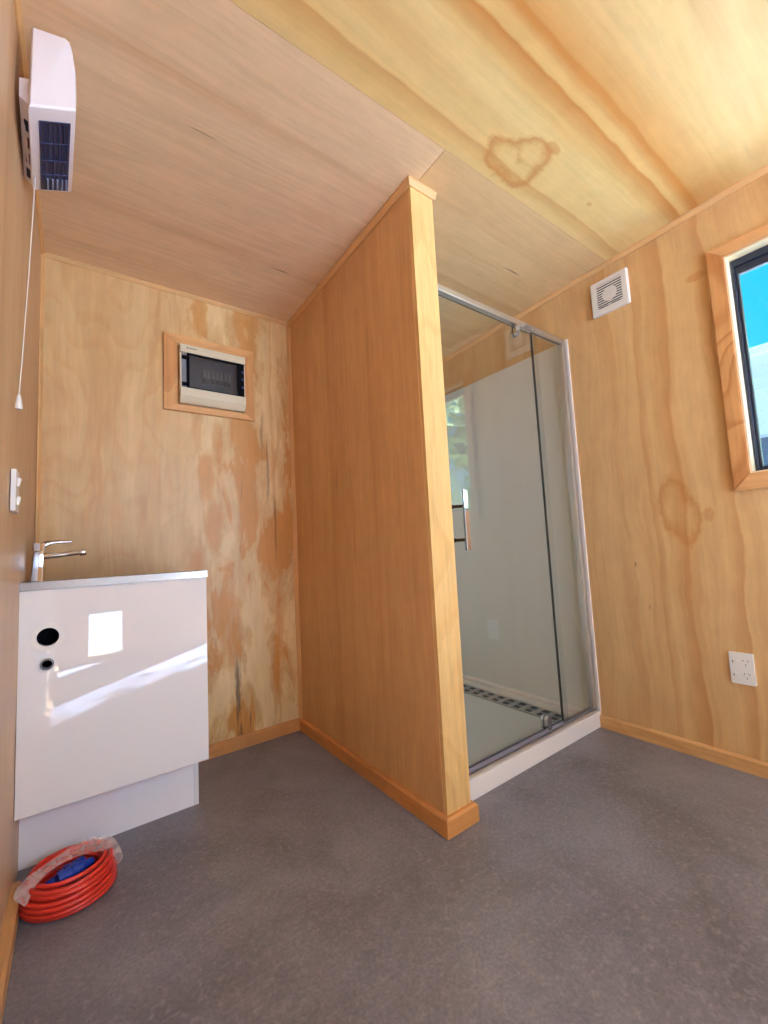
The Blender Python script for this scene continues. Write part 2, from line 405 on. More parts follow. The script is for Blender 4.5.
# ceiling: three plywood sheets under a roof slab
SEAM = -1.286; SX = 1.172
def seam(x): return -1.270 - .0135 * x
def sheet(name, x0, x1, side, mat):
    ya = [(YF, YF), (seam(x0) - .0006, seam(x1) - .0006)] if side < 0 else [(seam(x0) + .0006, seam(x1) + .0006), (0, 0)]
    P = []
    for (p, q) in ya:
        P += [(x0, p, ceil_z(p)), (x1, q, ceil_z(q)), (x1, q, ceil_z(q) + .012), (x0, p, ceil_z(p) + .012)]
    bm = bmesh.new(); hexa(bm, P)
    return struct(name, bm, mat)
sheet('ceiling', 0, W, -1, M['ceil_near'])
sheet('ceiling.001', 0, SX - .001, 1, M['ceil_far'])
sheet('ceiling.002', SX + .001, W, 1, M['ceil_shower'])
bm = bmesh.new(); hexa(bm, [(-.12, .12, ceil_z(0) + .012), (W + .12, .12, ceil_z(0) + .012), (W + .12, .12, TOP + .1), (-.12, .12, TOP + .1),
                            (-.12, YF - .12, ceil_z(YF) + .014), (W + .12, YF - .12, ceil_z(YF) + .014), (W + .12, YF - .12, TOP + .1), (-.12, YF - .12, TOP + .1)])
struct('ceiling.003', bm, plain('dark_roof_slab', (96, 66, 40), .8))

# partition (stud wall with plywood face and pine end board)
def slab_to_ceiling(x0, x1, y0, y1, z0=0):
    bm = bmesh.new()
    hexa(bm, [(x0, y0, z0), (x1, y0, z0), (x1, y0, ceil_z(y0)), (x0, y0, ceil_z(y0)),
              (x0, y1, z0), (x1, y1, z0), (x1, y1, ceil_z(y1)), (x0, y1, ceil_z(y1))])
    return bm
struct('wall_partition', slab_to_ceiling(P1, P2, PF + .016, 0), M['partition'])
struct('trim_1', slab_to_ceiling(P1 + .002, P2 + .002, PF, PF + .0165), M['end_cap'])

# skirtings
def skirt_prof(h=.062, t=.016): return [(0, 0), (t, 0), (t, h - .008), (t - .007, h), (0, h)]
bm = bmesh.new(); prism(bm, skirt_prof(.06), lambda u, v, a: (a, -u, v), .535, P1)
struct('baseboard_back', bm, M['skirt_x'])
bm = bmesh.new(); prism(bm, skirt_prof(.06, .0225), lambda u, v, a: (u - .0048, a, v), YF, -.5345)
struct('baseboard_left', bm, M['skirt_r'])
bm = bmesh.new(); prism(bm, skirt_prof(.058, .016), lambda u, v, a: (W - u, a, v), YF, ST)
struct('baseboard_right', bm, M['skirt_r'])
t_ = .018
bm = bmesh.new()      # mitred around the end of the partition
pr = skirt_prof(.06, t_)
def mitre(path):
    rows = []
    for (x, y, ox, oy) in path: rows.append([bm.verts.new((x + ox * u, y + oy * u, v)) for u, v in pr])
    for A, B in zip(rows, rows[1:]):
        for i in range(len(pr)): bm.faces.new([A[i], B[i], B[(i + 1) % len(pr)], A[(i + 1) % len(pr)]])
    bm.faces.new(rows[0][::-1]); bm.faces.new(rows[-1])
mitre([(P1, 0, -1, 0), (P1, PF, -1, -1), (P2 + .002, PF, 1, -1), (P2 + .002, ST - .001, 1, 0)])
struct('baseboard_partition', bm, M['skirt_y'])
# ceiling and corner beads
def bead_prof(s): return [(0, 0), (s, 0), (s, s * .35), (s * .35, s), (0, s)]
def bead_along_y(name, x, sx, y0, y1, s, mat):
    bm = bmesh.new(); prof = bead_prof(s)
    A = [bm.verts.new((x + sx * u, y0, ceil_z(y0) - v)) for u, v in prof]; B = [bm.verts.new((x + sx * u, y1, ceil_z(y1) - v)) for u, v in prof]
    bm.faces.new(A); bm.faces.new(B[::-1])
    for i in range(len(prof)): bm.faces.new([A[i], B[i], B[(i + 1) % len(prof)], A[(i + 1) % len(prof)]])
    return struct(name, bm, mat)
bead_along_y('trim_2', W, -1, YF, 0, .022, M['bead_y'])
bead_along_y('trim_3', 0, 1, YF, 0, .014, M['bead_y'])
bm = bmesh.new(); prism(bm, bead_prof(.016), lambda u, v, a: (a, -u, ceil_z(0) - v), 0, P1)
struct('trim_4', bm, M['bead_x'])
bm = bmesh.new()      # bead under the ceiling around the partition head
prof = bead_prof(.026)
rows = []
for (x, y, ox, oy) in [(P1, 0, -1, 0), (P1, PF, -1, -1), (P2 + .012, PF, 0, -1)]:
    rows.append([bm.verts.new((x + ox * u * .65, y + oy * u * .65, ceil_z(y) - v)) for u, v in prof])
for A, B in zip(rows, rows[1:]):
    for i in range(len(prof)): bm.faces.new([A[i], B[i], B[(i + 1) % len(prof)], A[(i + 1) % len(prof)]])
bm.faces.new(rows[0][::-1]); bm.faces.new(rows[-1])
struct('trim_5', bm, M['bead_y'])
bm = bmesh.new(); prism(bm, bead_prof(.018), lambda u, v, a: (P1 - u, -v, a), .058, ceil_z(0))
struct('trim_6', bm, M['bead_z'])
bm = bmesh.new(); prism(bm, bead_prof(.014), lambda u, v, a: (u, -v, a), 0, ceil_z(0))
struct('trim_7', bm, M['bead_z'])

# shower linings (flat acrylic on the three shower walls)
LZ = 2.040
struct('wall_lining_right', bx(W - .006, W, ST + .002, 0, .05, LZ), M['lining'])
struct('wall_lining_back', bx(P2, W - .006, -.006, 0, .05, LZ), M['lining'])
struct('wall_lining_left', bx(P2, P2 + .006, ST + .055, -.006, .05, LZ), M['lining'])

# ------------------------------------------------------------------ window
win = bpy.data.objects.new('window_1', None); C.objects.link(win); win['kind'] = 'structure'
AW = .070
def arch(name, pts_out, pts_in, mat):     # mitred board lying on the right wall, pts are (y, z)
    bm = bmesh.new(); (a, b), (c, d) = pts_out, pts_in
    q = [a, b, d, c]
    A = [bm.verts.new((W, y, z)) for y, z in q]; B = [bm.verts.new((W - .018, y, z)) for y, z in q]
    bm.faces.new(A); bm.faces.new(B[::-1])
    for i in range(4): bm.faces.new([A[i], B[i], B[(i + 1) % 4], A[(i + 1) % 4]])
    bmesh.ops.bevel(bm, geom=[e for e in bm.edges if all(abs(v.co.x - (W - .018)) < 1e-6 for v in e.verts)], offset=.003, segments=2, affect='EDGES')
    return obj(name, bm, mat, win)
oy0, oy1, oz0, oz1 = -1.697, WY1 - .07, 1.116, 2.139
g_ = .0008
I = {'tl': (WY0, WZ1), 'tr': (WY1, WZ1), 'bl': (WY0, WZ0), 'br': (WY1, WZ0)}
O = {'tl': (oy0, oz1), 'tr': (oy1, oz1), 'bl': (oy0, oz0), 'br': (oy1, oz0)}
arch('architrave', (O['tl'], O['bl']), (I['tl'], I['bl']), M['arch_z'])
arch('architrave', (O['tr'], O['br']), (I['tr'], I['br']), M['arch_z'])
arch('architrave', (O['tl'], O['tr']), (I['tl'], I['tr']), M['arch_y'])
arch('architrave', (O['bl'], O['br']), (I['bl'], I['br']), M['arch_y'])
bm = bmesh.new()
box(bm, W - .010, W + .089, WY0 - .007, WY0 - .0005, WZ0, WZ1); box(bm, W - .010, W + .089, WY1 + .0005, WY1 + .010, WZ0, WZ1)
box(bm, W - .010, W + .089, WY1 + .010, WY0 - .007, WZ1 - .007, WZ1 - .0005); box(bm, W - .010, W + .089, WY1 + .010, WY0 - .007, WZ0 + .0005, WZ0 + .006)
obj('liner', bm, M['liner'], win)
fx0, fx1 = W + .038, W + .074
a0, a1, b0, b1 = WY1 + .010, WY0 - .007, WZ0 + .006, WZ1 - .007
def ring(bm, x0, x1, y0, y1, z0, z1, t, tt=None):
    tt = tt or t
    box(bm, x0, x1, y0, y0 + t, z0, z1, .002); box(bm, x0, x1, y1 - t, y1, z0, z1, .002)
    box(bm, x0, x1, y0 + t, y1 - t, z0, z0 + t, .002); box(bm, x0, x1, y0 + t, y1 - t, z1 - tt, z1, .002)
bm = bmesh.new(); ring(bm, fx0, fx1, a0, a1, b0, b1, .012, .030); obj('frame', bm, M['alu_black'], win)
bm = bmesh.new(); ring(bm, fx0 + .010, fx1 - .004, a0 + .012, a1 - .012, b0 + .012, b1 - .03, .010, .032); sash = obj('sash', bm, M['alu_black'], win)
obj('pane', bx(fx0 + .020, fx0 + .024, a0 + .021, a1 - .021, b0 + .021, b1 - .060), M['pane'], win)

# ------------------------------------------------------------------ sink cabinet
BW, BF, BP = .5315, -.5345, -.350
cab = thing('sink_cabinet', 'glossy white sink cabinet with two dark pipe holes, against the left wall', 'cabinet')
bm = bmesh.new(); box(bm, -.0028, BW, BF, BF + .018, .227, .882, .0008)
pan = obj('front_panel', bm, M['gloss_white'], cab)
def holed(panel, cx, cz, r):
    """recess with a dark inside set into the panel"""
    bm = bmesh.new(); lathe(bm, [(r, 0.0), (r, .0165), (.0005, .0165)], (cx, BF - .0006, cz), (0, 1, 0), 36); return bm
hole_big, hole_small = (.067, .737, .0275), (.066, .656, .0135)
# cut the panel with booleans (modifiers), keeping it one mesh
for (cx, cz, r) in (hole_big, hole_small):
    cb = bmesh.new(); cyl(cb, (cx, BF - .05, cz), (cx, BF + .05, cz), r, seg=40)
    co = obj('cutter', cb, M['black'])
    md = pan.modifiers.new('cut', 'BOOLEAN'); md.object = co; md.operation = 'DIFFERENCE'; md.solver = 'EXACT'
    dg = bpy.context.evaluated_depsgraph_get(); me = bpy.data.meshes.new_from_object(pan.evaluated_get(dg))
    pan.modifiers.clear(); pan.data = me; bpy.data.objects.remove(co)
bm = bmesh.new(); lathe(bm, [(.0275, 0), (.0278, .001), (.041, .001), (.0405, 0)], (hole_big[0], BF, hole_big[1]), (0, -1, 0), 44)
def annulus(cx, cz, r0, r1, th):
    bm = bmesh.new(); n = 44; vs = []
    for (r, d) in ((r0, .0), (r0, th), (r1, th), (r1, .0)):
        vs.append([bm.verts.new((cx + r * math.cos(2 * math.pi * i / n), BF - d, cz + r * math.sin(2 * math.pi * i / n))) for i in range(n)])
    for k in range(4):
        A, B = vs[k], vs[(k + 1) % 4]
        for i in range(n): bm.faces.new([A[i], A[(i + 1) % n], B[(i + 1) % n], B[i]])
    return bm
bm.free()
obj('cover_ring', annulus(hole_big[0], hole_big[1], .0277, .041, .003), M['white_plastic'], cab, smooth=40)
o = obj('pipe_collar', annulus(hole_small[0], hole_small[1], .0128, .0172, .010), M['grey'], cab, smooth=40); o['label'] = 'small grey pipe collar'
bm = bmesh.new(); box(bm, .02, BW - .02, BF + .060, BF + .068, .6, .80); o = obj('dark_backing', bm, M['black'], cab)
for x0, x1 in ((-.0028, .0165), (BW - .016, BW)):
    bm = bmesh.new(); prism(bm, [(BF + .0185, .227), (BF + .0185, .882), (-.001, .882), (-.001, 0), (BP - (.0165 if x0 > .1 else 0), 0), (BP - (.0165 if x0 > .1 else 0), .227)], lambda u, v, a: (a, u, v), x0, x1)
    obj('side_panel', bm, M['gloss_white'], cab)
obj('plinth', bx(-.0042, BW - .0165, BP - .0165, BP - .0005, .0, .2265), M['plinth_white'], cab)
# the plinth face reaches almost to the side panel
obj('base_shelf', bx(.0170, BW - .0165, BF + .0185, -.002, .228, .244), M['gloss_white'], cab)

sink = thing('stainless_sink', 'stainless steel sink top with turned-down rim on the white cabinet', 'sink')
bm = bmesh.new()
BZ = .912; x0, x1, y0, y1 = .002, BW + .003, BF - .004, -.002
bxs = (.12, .47, -.44, -.10)
def rect(x0, x1, y0, y1, z): return [bm.verts.new(p) for p in ((x0, y0, z), (x1, y0, z), (x1, y1, z), (x0, y1, z))]
BD = .8925; x0 = -.0025
RIM = .9095
A = [(y0, .8825), (y0, RIM - .002), (y0 + .002, RIM), (y0 + .007, RIM), (y0 + .012, BD)]
ra = [bm.verts.new((x0, y, z)) for y, z in A]; rb = [bm.verts.new((x1, y, z)) for y, z in A]
for i in range(4): bm.faces.new([ra[i], rb[i], rb[i + 1], ra[i + 1]])
Ro = [ra[-1], rb[-1], bm.verts.new((x1, y1, BD)), bm.verts.new((x0, y1, BD))]
Ri = rect(*bxs, BD)
for i in range(4): bm.faces.new([Ro[i], Ro[(i + 1) % 4], Ri[(i + 1) % 4], Ri[i]])
sk = [bm.verts.new((x1, y1, .8825)), bm.verts.new((x1, y0, .8825))]
bm.faces.new([rb[0], rb[1], rb[2], rb[3], rb[4], Ro[2], sk[0]])
obj('worktop', bm, M['stainless'], sink)
bm = bmesh.new()
Ri = rect(*bxs, BD - .0003); Rm = rect(bxs[0] + .015, bxs[1] - .015, bxs[2] + .015, bxs[3] - .015, BD - .13)
for i in range(4): bm.faces.new([Ri[i], Ri[(i + 1) % 4], Rm[(i + 1) % 4], Rm[i]])
bm.faces.new(Rm); obj('basin', bm, M['stainless'], sink)
bm = bmesh.new(); lathe(bm, [(.04, 0), (.04, .003), (.02, .004)], ((bxs[0] + bxs[1]) / 2, (bxs[2] + bxs[3]) / 2, BD - .1295)); obj('drain', bm, M['chrome'], sink)

# ------------------------------------------------------------------ mixer tap
tap = thing('mixer_tap', 'chrome lever mixer tap standing on the left end of the sink top', 'tap')
ty = -.33; tx = .026
bm = bmesh.new()
sec = []
for (z, cx_, hw, hd2) in ((BD + .0005, 0, .0215, .0235), (BD + .006, 0, .0215, .0235), (BD + .0065, .0, .0185, .021), (BD + .05, .002, .0170, .019), (BZ + .090, .005, .0160, .0175), (BZ + .094, .005, .0150, .0165)):
    sec.append([bm.verts.new((tx + cx_ + u, ty + v, z)) for u, v in rrect(0, 0, 2 * hw, 2 * hd2, .005, 3)])
for A, B in zip(sec, sec[1:]):
    for i in range(len(A)): bm.faces.new([A[i], A[(i + 1) % len(A)], B[(i + 1) % len(A)], B[i]])
bm.faces.new(sec[0][::-1]); bm.faces.new(sec[-1])
obj('tap_body', bm, M['chrome'], tap, smooth=40)
bm = bmesh.new()
tube(bm, [(tx + .004, ty, BZ + .0775), (tx + .03, ty, BZ + .0775), (tx + .07, ty, BZ + .081), (tx + .112, ty, BZ + .085), (tx + .126, ty, BZ + .086)], .009, 16, rad=[.011, .0105, .009, .0085, .009])
sp = obj('spout', bm, M['chrome'], tap, smooth=40)
bm = bmesh.new(); lathe(bm, [(.0085, -.012), (.0115, -.010), (.0125, -.004), (.0125, .006), (.010, .011), (.004, .012)], (tx + .128, ty, BZ + .086), (1, 0, .06), 20)
obj('aerator', bm, M['chrome'], sp, smooth=40)
bm = bmesh.new()
prism(bm, rrect(tx + .005, ty, .036, .038, .006, 4), lambda u, v, a: (u, v, a), BZ + .0965, BZ + .122)
tube(bm, [(tx + .012, ty, BZ + .108), (tx + .024, ty, BZ + .122), (tx + .045, ty, BZ + .1265), (tx + .075, ty, BZ + .127), (tx + .096, ty, BZ + .127)], .006, 14, rad=[.010, .0085, .0055, .0045, .003], flat=1.5)
obj('lever', bm, M['chrome'], tap, smooth=40)

# ------------------------------------------------------------------ light switch
sw = thing('light_switch', 'narrow white light switch with two rockers on the left wall above the tap', 'switch')
bm = bmesh.new(); prism(bm, rrect(-.792, 1.152, .074, .108, .004), lambda u, v, a: (a, u, v), .0, .010)
obj('switch_plate', bm, M['white_plastic'], sw)
for z in (1.176, 1.127):
    bm = bmesh.new(); prism(bm, [(.010, z - .011), (.0135, z - .010), (.0175, z + .008), (.016, z + .011), (.010, z + .011)], lambda u, v, a: (u, a, v), -.800, -.784)
    obj('rocker', bm, M['white_plastic'], sw)

# ------------------------------------------------------------------ distribution board and its pine surround
D0, D1, E0, E1 = .4705, .9149, 1.683, 2.073
sur = thing('timber_frame', 'mitred pine surround on the back wall around the distribution board', 'frame')
FWD = .064
def fr(name, a, b, c, d, mat):
    bm = bmesh.new(); q = [a, b, c, d]
    A = [bm.verts.new((x, 0, z)) for x, z in q]; B = [bm.verts.new((x, -.018, z)) for x, z in q]
    bm.faces.new(A); bm.faces.new(B[::-1])
    for i in range(4): bm.faces.new([A[i], B[i], B[(i + 1) % 4], A[(i + 1) % 4]])
    bmesh.ops.bevel(bm, geom=[e for e in bm.edges if all(abs(v.co.y + .018) < 1e-6 for v in e.verts)], offset=.002, segments=2, affect='EDGES')
    obj(name, bm, mat, sur)
i0, i1, j0, j1 = D0 + FWD, D1 - .055, E0 + .034, E1 - .056
fr('surround_board', (D0, E0), (D0, E1), (i0, j1), (i0, j0), M['frame_z'])
fr('surround_board', (D1, E0), (D1, E1), (i1, j1), (i1, j0), M['frame_z'])
fr('surround_board', (D0, E1), (D1, E1), (i1, j1), (i0, j1), M['frame_x'])
fr('surround_board', (D0, E0), (D1, E0), (i1, j0), (i0, j0), M['frame_x'])

db = thing('distribution_board', 'cream electrical distribution board with smoked door on the back wall', 'switchboard')
c0, c1, e0, e1 = i0 + .004, i1 - .004, j0 + .003, j1 - .003       # enclosure extents
wz0, wz1 = 1.791, 1.971                                            # smoked door zone
yb, yf = -.046, -.058
bm = bmesh.new()
# stepped body: side walls + bowed upper and lower cream bands, recess for the breakers
prof_u = [(0, wz1), (yf, wz1), (yf, wz1 + .018), (yf + .003, e1 - .003), (yf + .007, e1), (0, e1)]
prof_l = [(0, e0), (yb + .010, e0), (yb, e0 + .012), (yf, e0 + .030), (yf, wz0), (0, wz0)]
prism(bm, prof_u, lambda u, v, a: (a, u, v), c0, c1); prism(bm, prof_l, lambda u, v, a: (a, u, v), c0, c1)
box(bm, c0, c0 + .006, -.046, 0, wz0, wz1); box(bm, c1 - .006, c1, -.046, 0, wz0, wz1)
hsg = obj('housing', bm, M['cream_plastic'], db)
bm = bmesh.new(); box(bm, c0 + .006, c1 - .006, -.020, -.001, wz0, wz1); obj('inner_cover', bm, M['grey'], db)
nb = 7
for i in range(nb):
    x = c0 + .108 + i * .0205
    bm = bmesh.new(); box(bm, x, x + .0190, -.030, -.0205, 1.838, 1.912, .0015); b_ = obj('circuit_breaker', bm, M['breaker'], db)
    bm = bmesh.new(); box(bm, x + .003, x + .016, -.036, -.0305, 1.842, 1.864, .001); obj('toggle', bm, M['breaker_dark'], b_)
dr = obj('smoked_door', bx(c0 + .040, c1 - .034, -.055, -.052, wz0 + .004, wz1 - .004, .001), M['smoked'], db)
bm = bmesh.new(); x0_, x1_ = c0 + .030, c1 - .024
box(bm, x0_, x0_ + .010, -.057, -.050, wz0 + .001, wz1 - .001); box(bm, x1_ - .018, x1_, -.057, -.050, wz0 + .001, wz1 - .001)
box(bm, x0_ + .010, x1_ - .018, -.057, -.050, wz1 - .010, wz1 - .001); box(bm, x0_ + .010, x1_ - .018, -.057, -.050, wz0 + .001, wz0 + .006)
o = obj('door_rim', bm, M['black'], dr)
for z in (wz0 + .020, wz1 - .024):
    obj('hinge', bx(c0 + .008, c0 + .030, -.056, -.046, z - .008, z + .008, .001), M['black'], db)
obj('hinge_bay', bx(c0 + .006, c0 + .030, -.044, -.038, wz0, wz1), M['grey'], db)
lt = obj('latch', bx(c1 - .024, c1 - .006, -.055, -.046, wz0 + .001, wz1 - .001, .001), M['black'], db)
for z in (1.842, 1.885, 1.925): obj('latch_clip', bx(c1 - .020, c1 - .008, -.0585, -.0555, z - .006, z + .006, .001), M['navy_fin'], lt)
bm = bmesh.new()
x = c0 + .030
for i, (w_, h_) in enumerate(((.006, .007), (.004, .005), (.005, .005), (.004, .005), (.006, .005), (.004, .005), (.005, .006))):
    box(bm, x, x + w_ * .8, -.0590, -.0575, 1.991, 1.991 + h_); x += w_ + .0018
obj('printed_mark', bm, M['ink'], db)

# ------------------------------------------------------------------ fan heater on the left wall
ht = thing('fan_heater', 'white wall fan heater with navy outlet grille, high on the left wall', 'heater')
yn, yfar = -1.005, -.712
# cross section (x, z): back-bottom, front-bottom, bulge, front-top, back-top   (near end / far end)
near = [(.031, 2.060), (.110, 2.097), (.1235, 2.106), (.1245, 2.14), (.1225, 2.215), (.115, 2.270), (.109, 2.292), (.100, 2.297), (.0335, 2.280)]
far = [(.0215, 2.060), (.100, 2.090), (.1125, 2.097), (.1145, 2.14), (.113, 2.215), (.107, 2.265), (.101, 2.284), (.093, 2.288), (.026, 2.272)]
bm = bmesh.new()
def sect(P, y, k, ins):
    cx = sum(p[0] for p in P) / len(P); cz = sum(p[1] for p in P) / len(P)
    return [bm.verts.new((cx + (p[0] - cx) * k, y, cz + (p[1] - cz) * k)) for p in P]
secs = [sect(near, yn, .93, 0), sect(near, yn + .003, .975, 0), sect(near, yn + .010, 1.0, 0), sect(far, yfar - .010, 1.0, 0), sect(far, yfar - .002, .975, 0), sect(far, yfar, .94, 0)]
for A, B in zip(secs, secs[1:]):
    for i in range(len(near)): bm.faces.new([A[i], B[i], B[(i + 1) % len(near)], A[(i + 1) % len(near)]])
bm.faces.new(secs[0][::-1]); bm.faces.new(secs[-1])
obj('housing', bm, M['heater_white'], ht, smooth=35)
# outlet grille on the slanted underside: local frame between near edge and far edge
def under(u, v, d=0.0):
    """u 0..1 along near->far, v 0..1 wall->front, d drop below surface"""
    a = Vector((.031, yn, 2.060)).lerp(Vector((.0215, yfar, 2.060)), u); b = Vector((.1235, yn, 2.106)).lerp(Vector((.1125, yfar, 2.097)), u)
    nrm = Vector((.42, 0, -.90)).normalized()
    return a.lerp(b, v) + nrm * d
def uslab(u0, u1, v0, v1, d0, d1, mat, name, par):
    bm = bmesh.new()
    hexa(bm, [under(u0, v0, d0), under(u1, v0, d0), under(u1, v1, d0), under(u0, v1, d0), under(u0, v0, d1), under(u1, v0, d1), under(u1, v1, d1), under(u0, v1, d1)])
    return obj(name, bm, mat, par)
gr = uslab(.13, .955, .20, .88, -.004, .0042, M['navy'], 'outlet_grille', ht)
bm = bmesh.new()
def uf(u0, u1, v0, v1, d0, d1):
    hexa(bm, [under(u0, v0, d0), under(u1, v0, d0), under(u1, v1, d0), under(u0, v1, d0), under(u0, v0, d1), under(u1, v0, d1), under(u1, v1, d1), under(u0, v1, d1)])
for v in (.30, .41, .52, .63, .74, .82): uf(.15, .78, v - .008, v + .008, .0042, .0062)
for u in (.36, .56, .74): uf(u - .006, u + .006, .22, .86, .0042, .0060)
obj('grille_bar', bm, M['navy_fin'], gr)
for v in (.36, .48, .60, .72, .83):
    bm = bmesh.new(); uf(.80, .935, v - .022, v + .012, .0042, .0075); o = obj('louvre_fin', bm, M['fin_pale'], gr)
# back plate with intake slots
bm = bmesh.new()
PN = [(.010, -.960, 2.117), (.0275, -.955, 2.110)]; PF_ = [(.0012, -.712, 2.090), (.0185, -.712, 2.078)]
hexa(bm, [PN[0], PN[1], (.028, -.955, 2.180), (.0085, -.955, 2.172), PF_[0], PF_[1], (.019, -.712, 2.18), (.001, -.712, 2.17)])
bp_ = obj('back_plate', bm, M['heater_white'], ht)
def pl(u, v, d): return (Vector(PN[0]).lerp(Vector(PF_[0]), u)).lerp(Vector(PN[1]).lerp(Vector(PF_[1]), u), v) + Vector((-.35, 0, -.93)) * d
for k in range(4):
    u0, u1 = .20 + .20 * k, .33 + .20 * k
    bm = bmesh.new()
    hexa(bm, [pl(u0, .40, -.002), pl(u1, .40, -.002), pl(u1, .90, -.002), pl(u0, .90, -.002), pl(u0, .40, .0008), pl(u1, .40, .0008), pl(u1, .90, .0008), pl(u0, .90, .0008)])
    obj('intake_slot', bm, M['navy'], bp_)
bm = bmesh.new()
cp = [(.030, -.765, 2.080), (.0285, -.768, 2.0), (.022, -.785, 1.75), (.0145, -.81, 1.50), (.011, -.822, 1.398)]
tube(bm, cp, .0013, 6); pc = obj('pull_cord', bm, M['white_plastic'], ht)
bm = bmesh.new(); lathe(bm, [(.0035, 0), (.0045, -.004), (.0085, -.034), (.0080, -.037), (.003, -.038)], (.011, -.822, 1.400), (0, 0, 1), 16)
obj('cord_knob', bm, M['white_plastic'], pc, smooth=40)

# ------------------------------------------------------------------ extractor fan on the right wall
ef = thing('extractor_fan', 'square white louvred extractor fan on the right wall near the ceiling', 'fan')
f0, f1, fz0, fz1 = -1.388, -1.208, 2.086, 2.265
fcy, fcz = (f0 + f1) / 2, (fz0 + fz1) / 2
bm = bmesh.new(); q = .124 / 2
outer = rrect(fcy, fcz, f1 - f0, fz1 - fz0, .006); 
N = len(outer)
inner = rrect(fcy, fcz + .003, 2 * q, 2 * q, .003)
lay = []
for P, x in ((outer, W), (outer, W - .012), ([(fcy + (a - fcy) * .96, fcz + (b - fcz) * .96) for a, b in outer], W - .017), (inner, W - .017), (inner, W - .006)):
    lay.append([bm.verts.new((x, a, b)) for a, b in P])
for A, B in zip(lay, lay[1:]):
    for i in range(N): bm.faces.new([A[i], A[(i + 1) % N], B[(i + 1) % N], B[i]])
bm.faces.new(lay[-1])
obj('fan_cover', bm, M['white_plastic'], ef)
obj('grille_backing', bx(W - .0075, W - .0062, fcy - q + .001, fcy + q - .001, fcz - q + .004, fcz + q + .002), M['louvre_grey'], ef)
bm = bmesh.new()
nl = 10
for i in range(nl):
    z = fcz + .003 - q + (i + .5) * 2 * q / nl
    box(bm, W - .0168, W - .0150, fcy - q + .001, fcy + q - .001, z - .0029, z + .0029)
obj('louvre', bm, M['white_plastic'], ef)
bm = bmesh.new(); lathe(bm, [(.036, .0), (.036, .003), (.034, .0045), (.0005, .0050)], (W - .0092, fcy, fcz + .003), (-1, 0, 0), 32)
obj('centre_disc', bm, M['white_plastic'], ef, smooth=40)
bm = bmesh.new(); box(bm, W - .0172, W - .0165, fcy + .008, fcy + .050, fcz - q + .005, fcz - q + .009); box(bm, W - .0172, W - .0165, fcy - .050, fcy - .008, fcz - q + .005, fcz - q + .009)
obj('vent_slot', bm, M['grey'], ef)

# ------------------------------------------------------------------ power outlet on the right wall
po = thing('power_outlet', 'white double power outlet low on the right wall below the window', 'outlet')
p0, p1, pz0, pz1 = -1.6913, -1.6142, .3431, .4661
bm = bmesh.new(); prism(bm, rrect((p0 + p1) / 2, (pz0 + pz1) / 2, p1 - p0, pz1 - pz0, .004), lambda u, v, a: (a, u, v), W - .010, W)
obj('outlet_plate', bm, M['white_plastic'], po)
for z in (.4285, .3765):
    bm = bmesh.new(); box(bm, W - .0135, W - .0101, -1.640, -1.630, z - .005, z + .009, .001); o = obj('rocker', bm, M['white_plastic'], po)
    obj('switch_mark', bx(W - .0108, W - .0101, -1.6265, -1.6235, z - .003, z + .004), M['louvre_grey'], po)
    bm = bmesh.new()
    for dy, dz, a in ((.0075, .008, .5), (-.0075, .008, -.5), (0, -.008, 0)):
        cy_, cz_ = -1.666 + dy, z + dz
        ca, sa = math.cos(a), math.sin(a)
        pts = [(cy_ + ca * u - sa * v, cz_ + sa * u + ca * v) for u, v in ((-.0011, -.0042), (.0011, -.0042), (.0011, .0042), (-.0011, .0042))]
        prism(bm, pts, lambda u, v, aa: (aa, u, v), W - .0104, W - .0095)
    obj('socket_slots', bm, M['grey'], po)

# ------------------------------------------------------------------ shower tray
tr = thing('shower_tray', 'low white shower tray behind the glass in the back right corner', 'shower tray')
TX0, TX1 = P2 + .0065, W - .0065
bm = bmesh.new()
box(bm, P2 + .003, W - .001, ST, ST + .012, 0, .0744, .002)                 # front apron
box(bm, TX0, TX1, ST + .012, ST + .062, .02, .0744, .002)              # front rim
box(bm, TX0, TX0 + .03, ST + .062, -.007, .02, .066, .003); box(bm, TX1 - .03, TX1, ST + .062, -.007, .02, .066, .003)
box(bm, TX0 + .03, TX1 - .03, -.037, -.007, .02, .066, .003)
obj('tray_rim', bm, M['tray'], tr)
obj('tray_floor', bx(TX0 + .03, TX1 - .03, ST + .062, -.037, .0, .042), M['tray_floor'], tr)
GX0, GX1 = 2.085, 2.195
bm = bmesh.new(); box(bm, GX0, GX1, -.955, -.060, .0421, .0435)
dg_ = obj('channel_drain', bm, M['seal'], tr)
bm = bmesh.new()
box(bm, GX0, GX0 + .010, -.955, -.060, .0436, .048); box(bm, GX1 - .010, GX1, -.955, -.060, .0436, .048); box(bm, (GX0 + GX1) / 2 - .004, (GX0 + GX1) / 2 + .004, -.955, -.060, .0436, .048)
y = -.955
while y < -.062:
    box(bm, GX0 + .010, GX1 - .010, y, y + .030, .0436, .0475); y += .0745
obj('grate', bm, M['alu'], dg_)

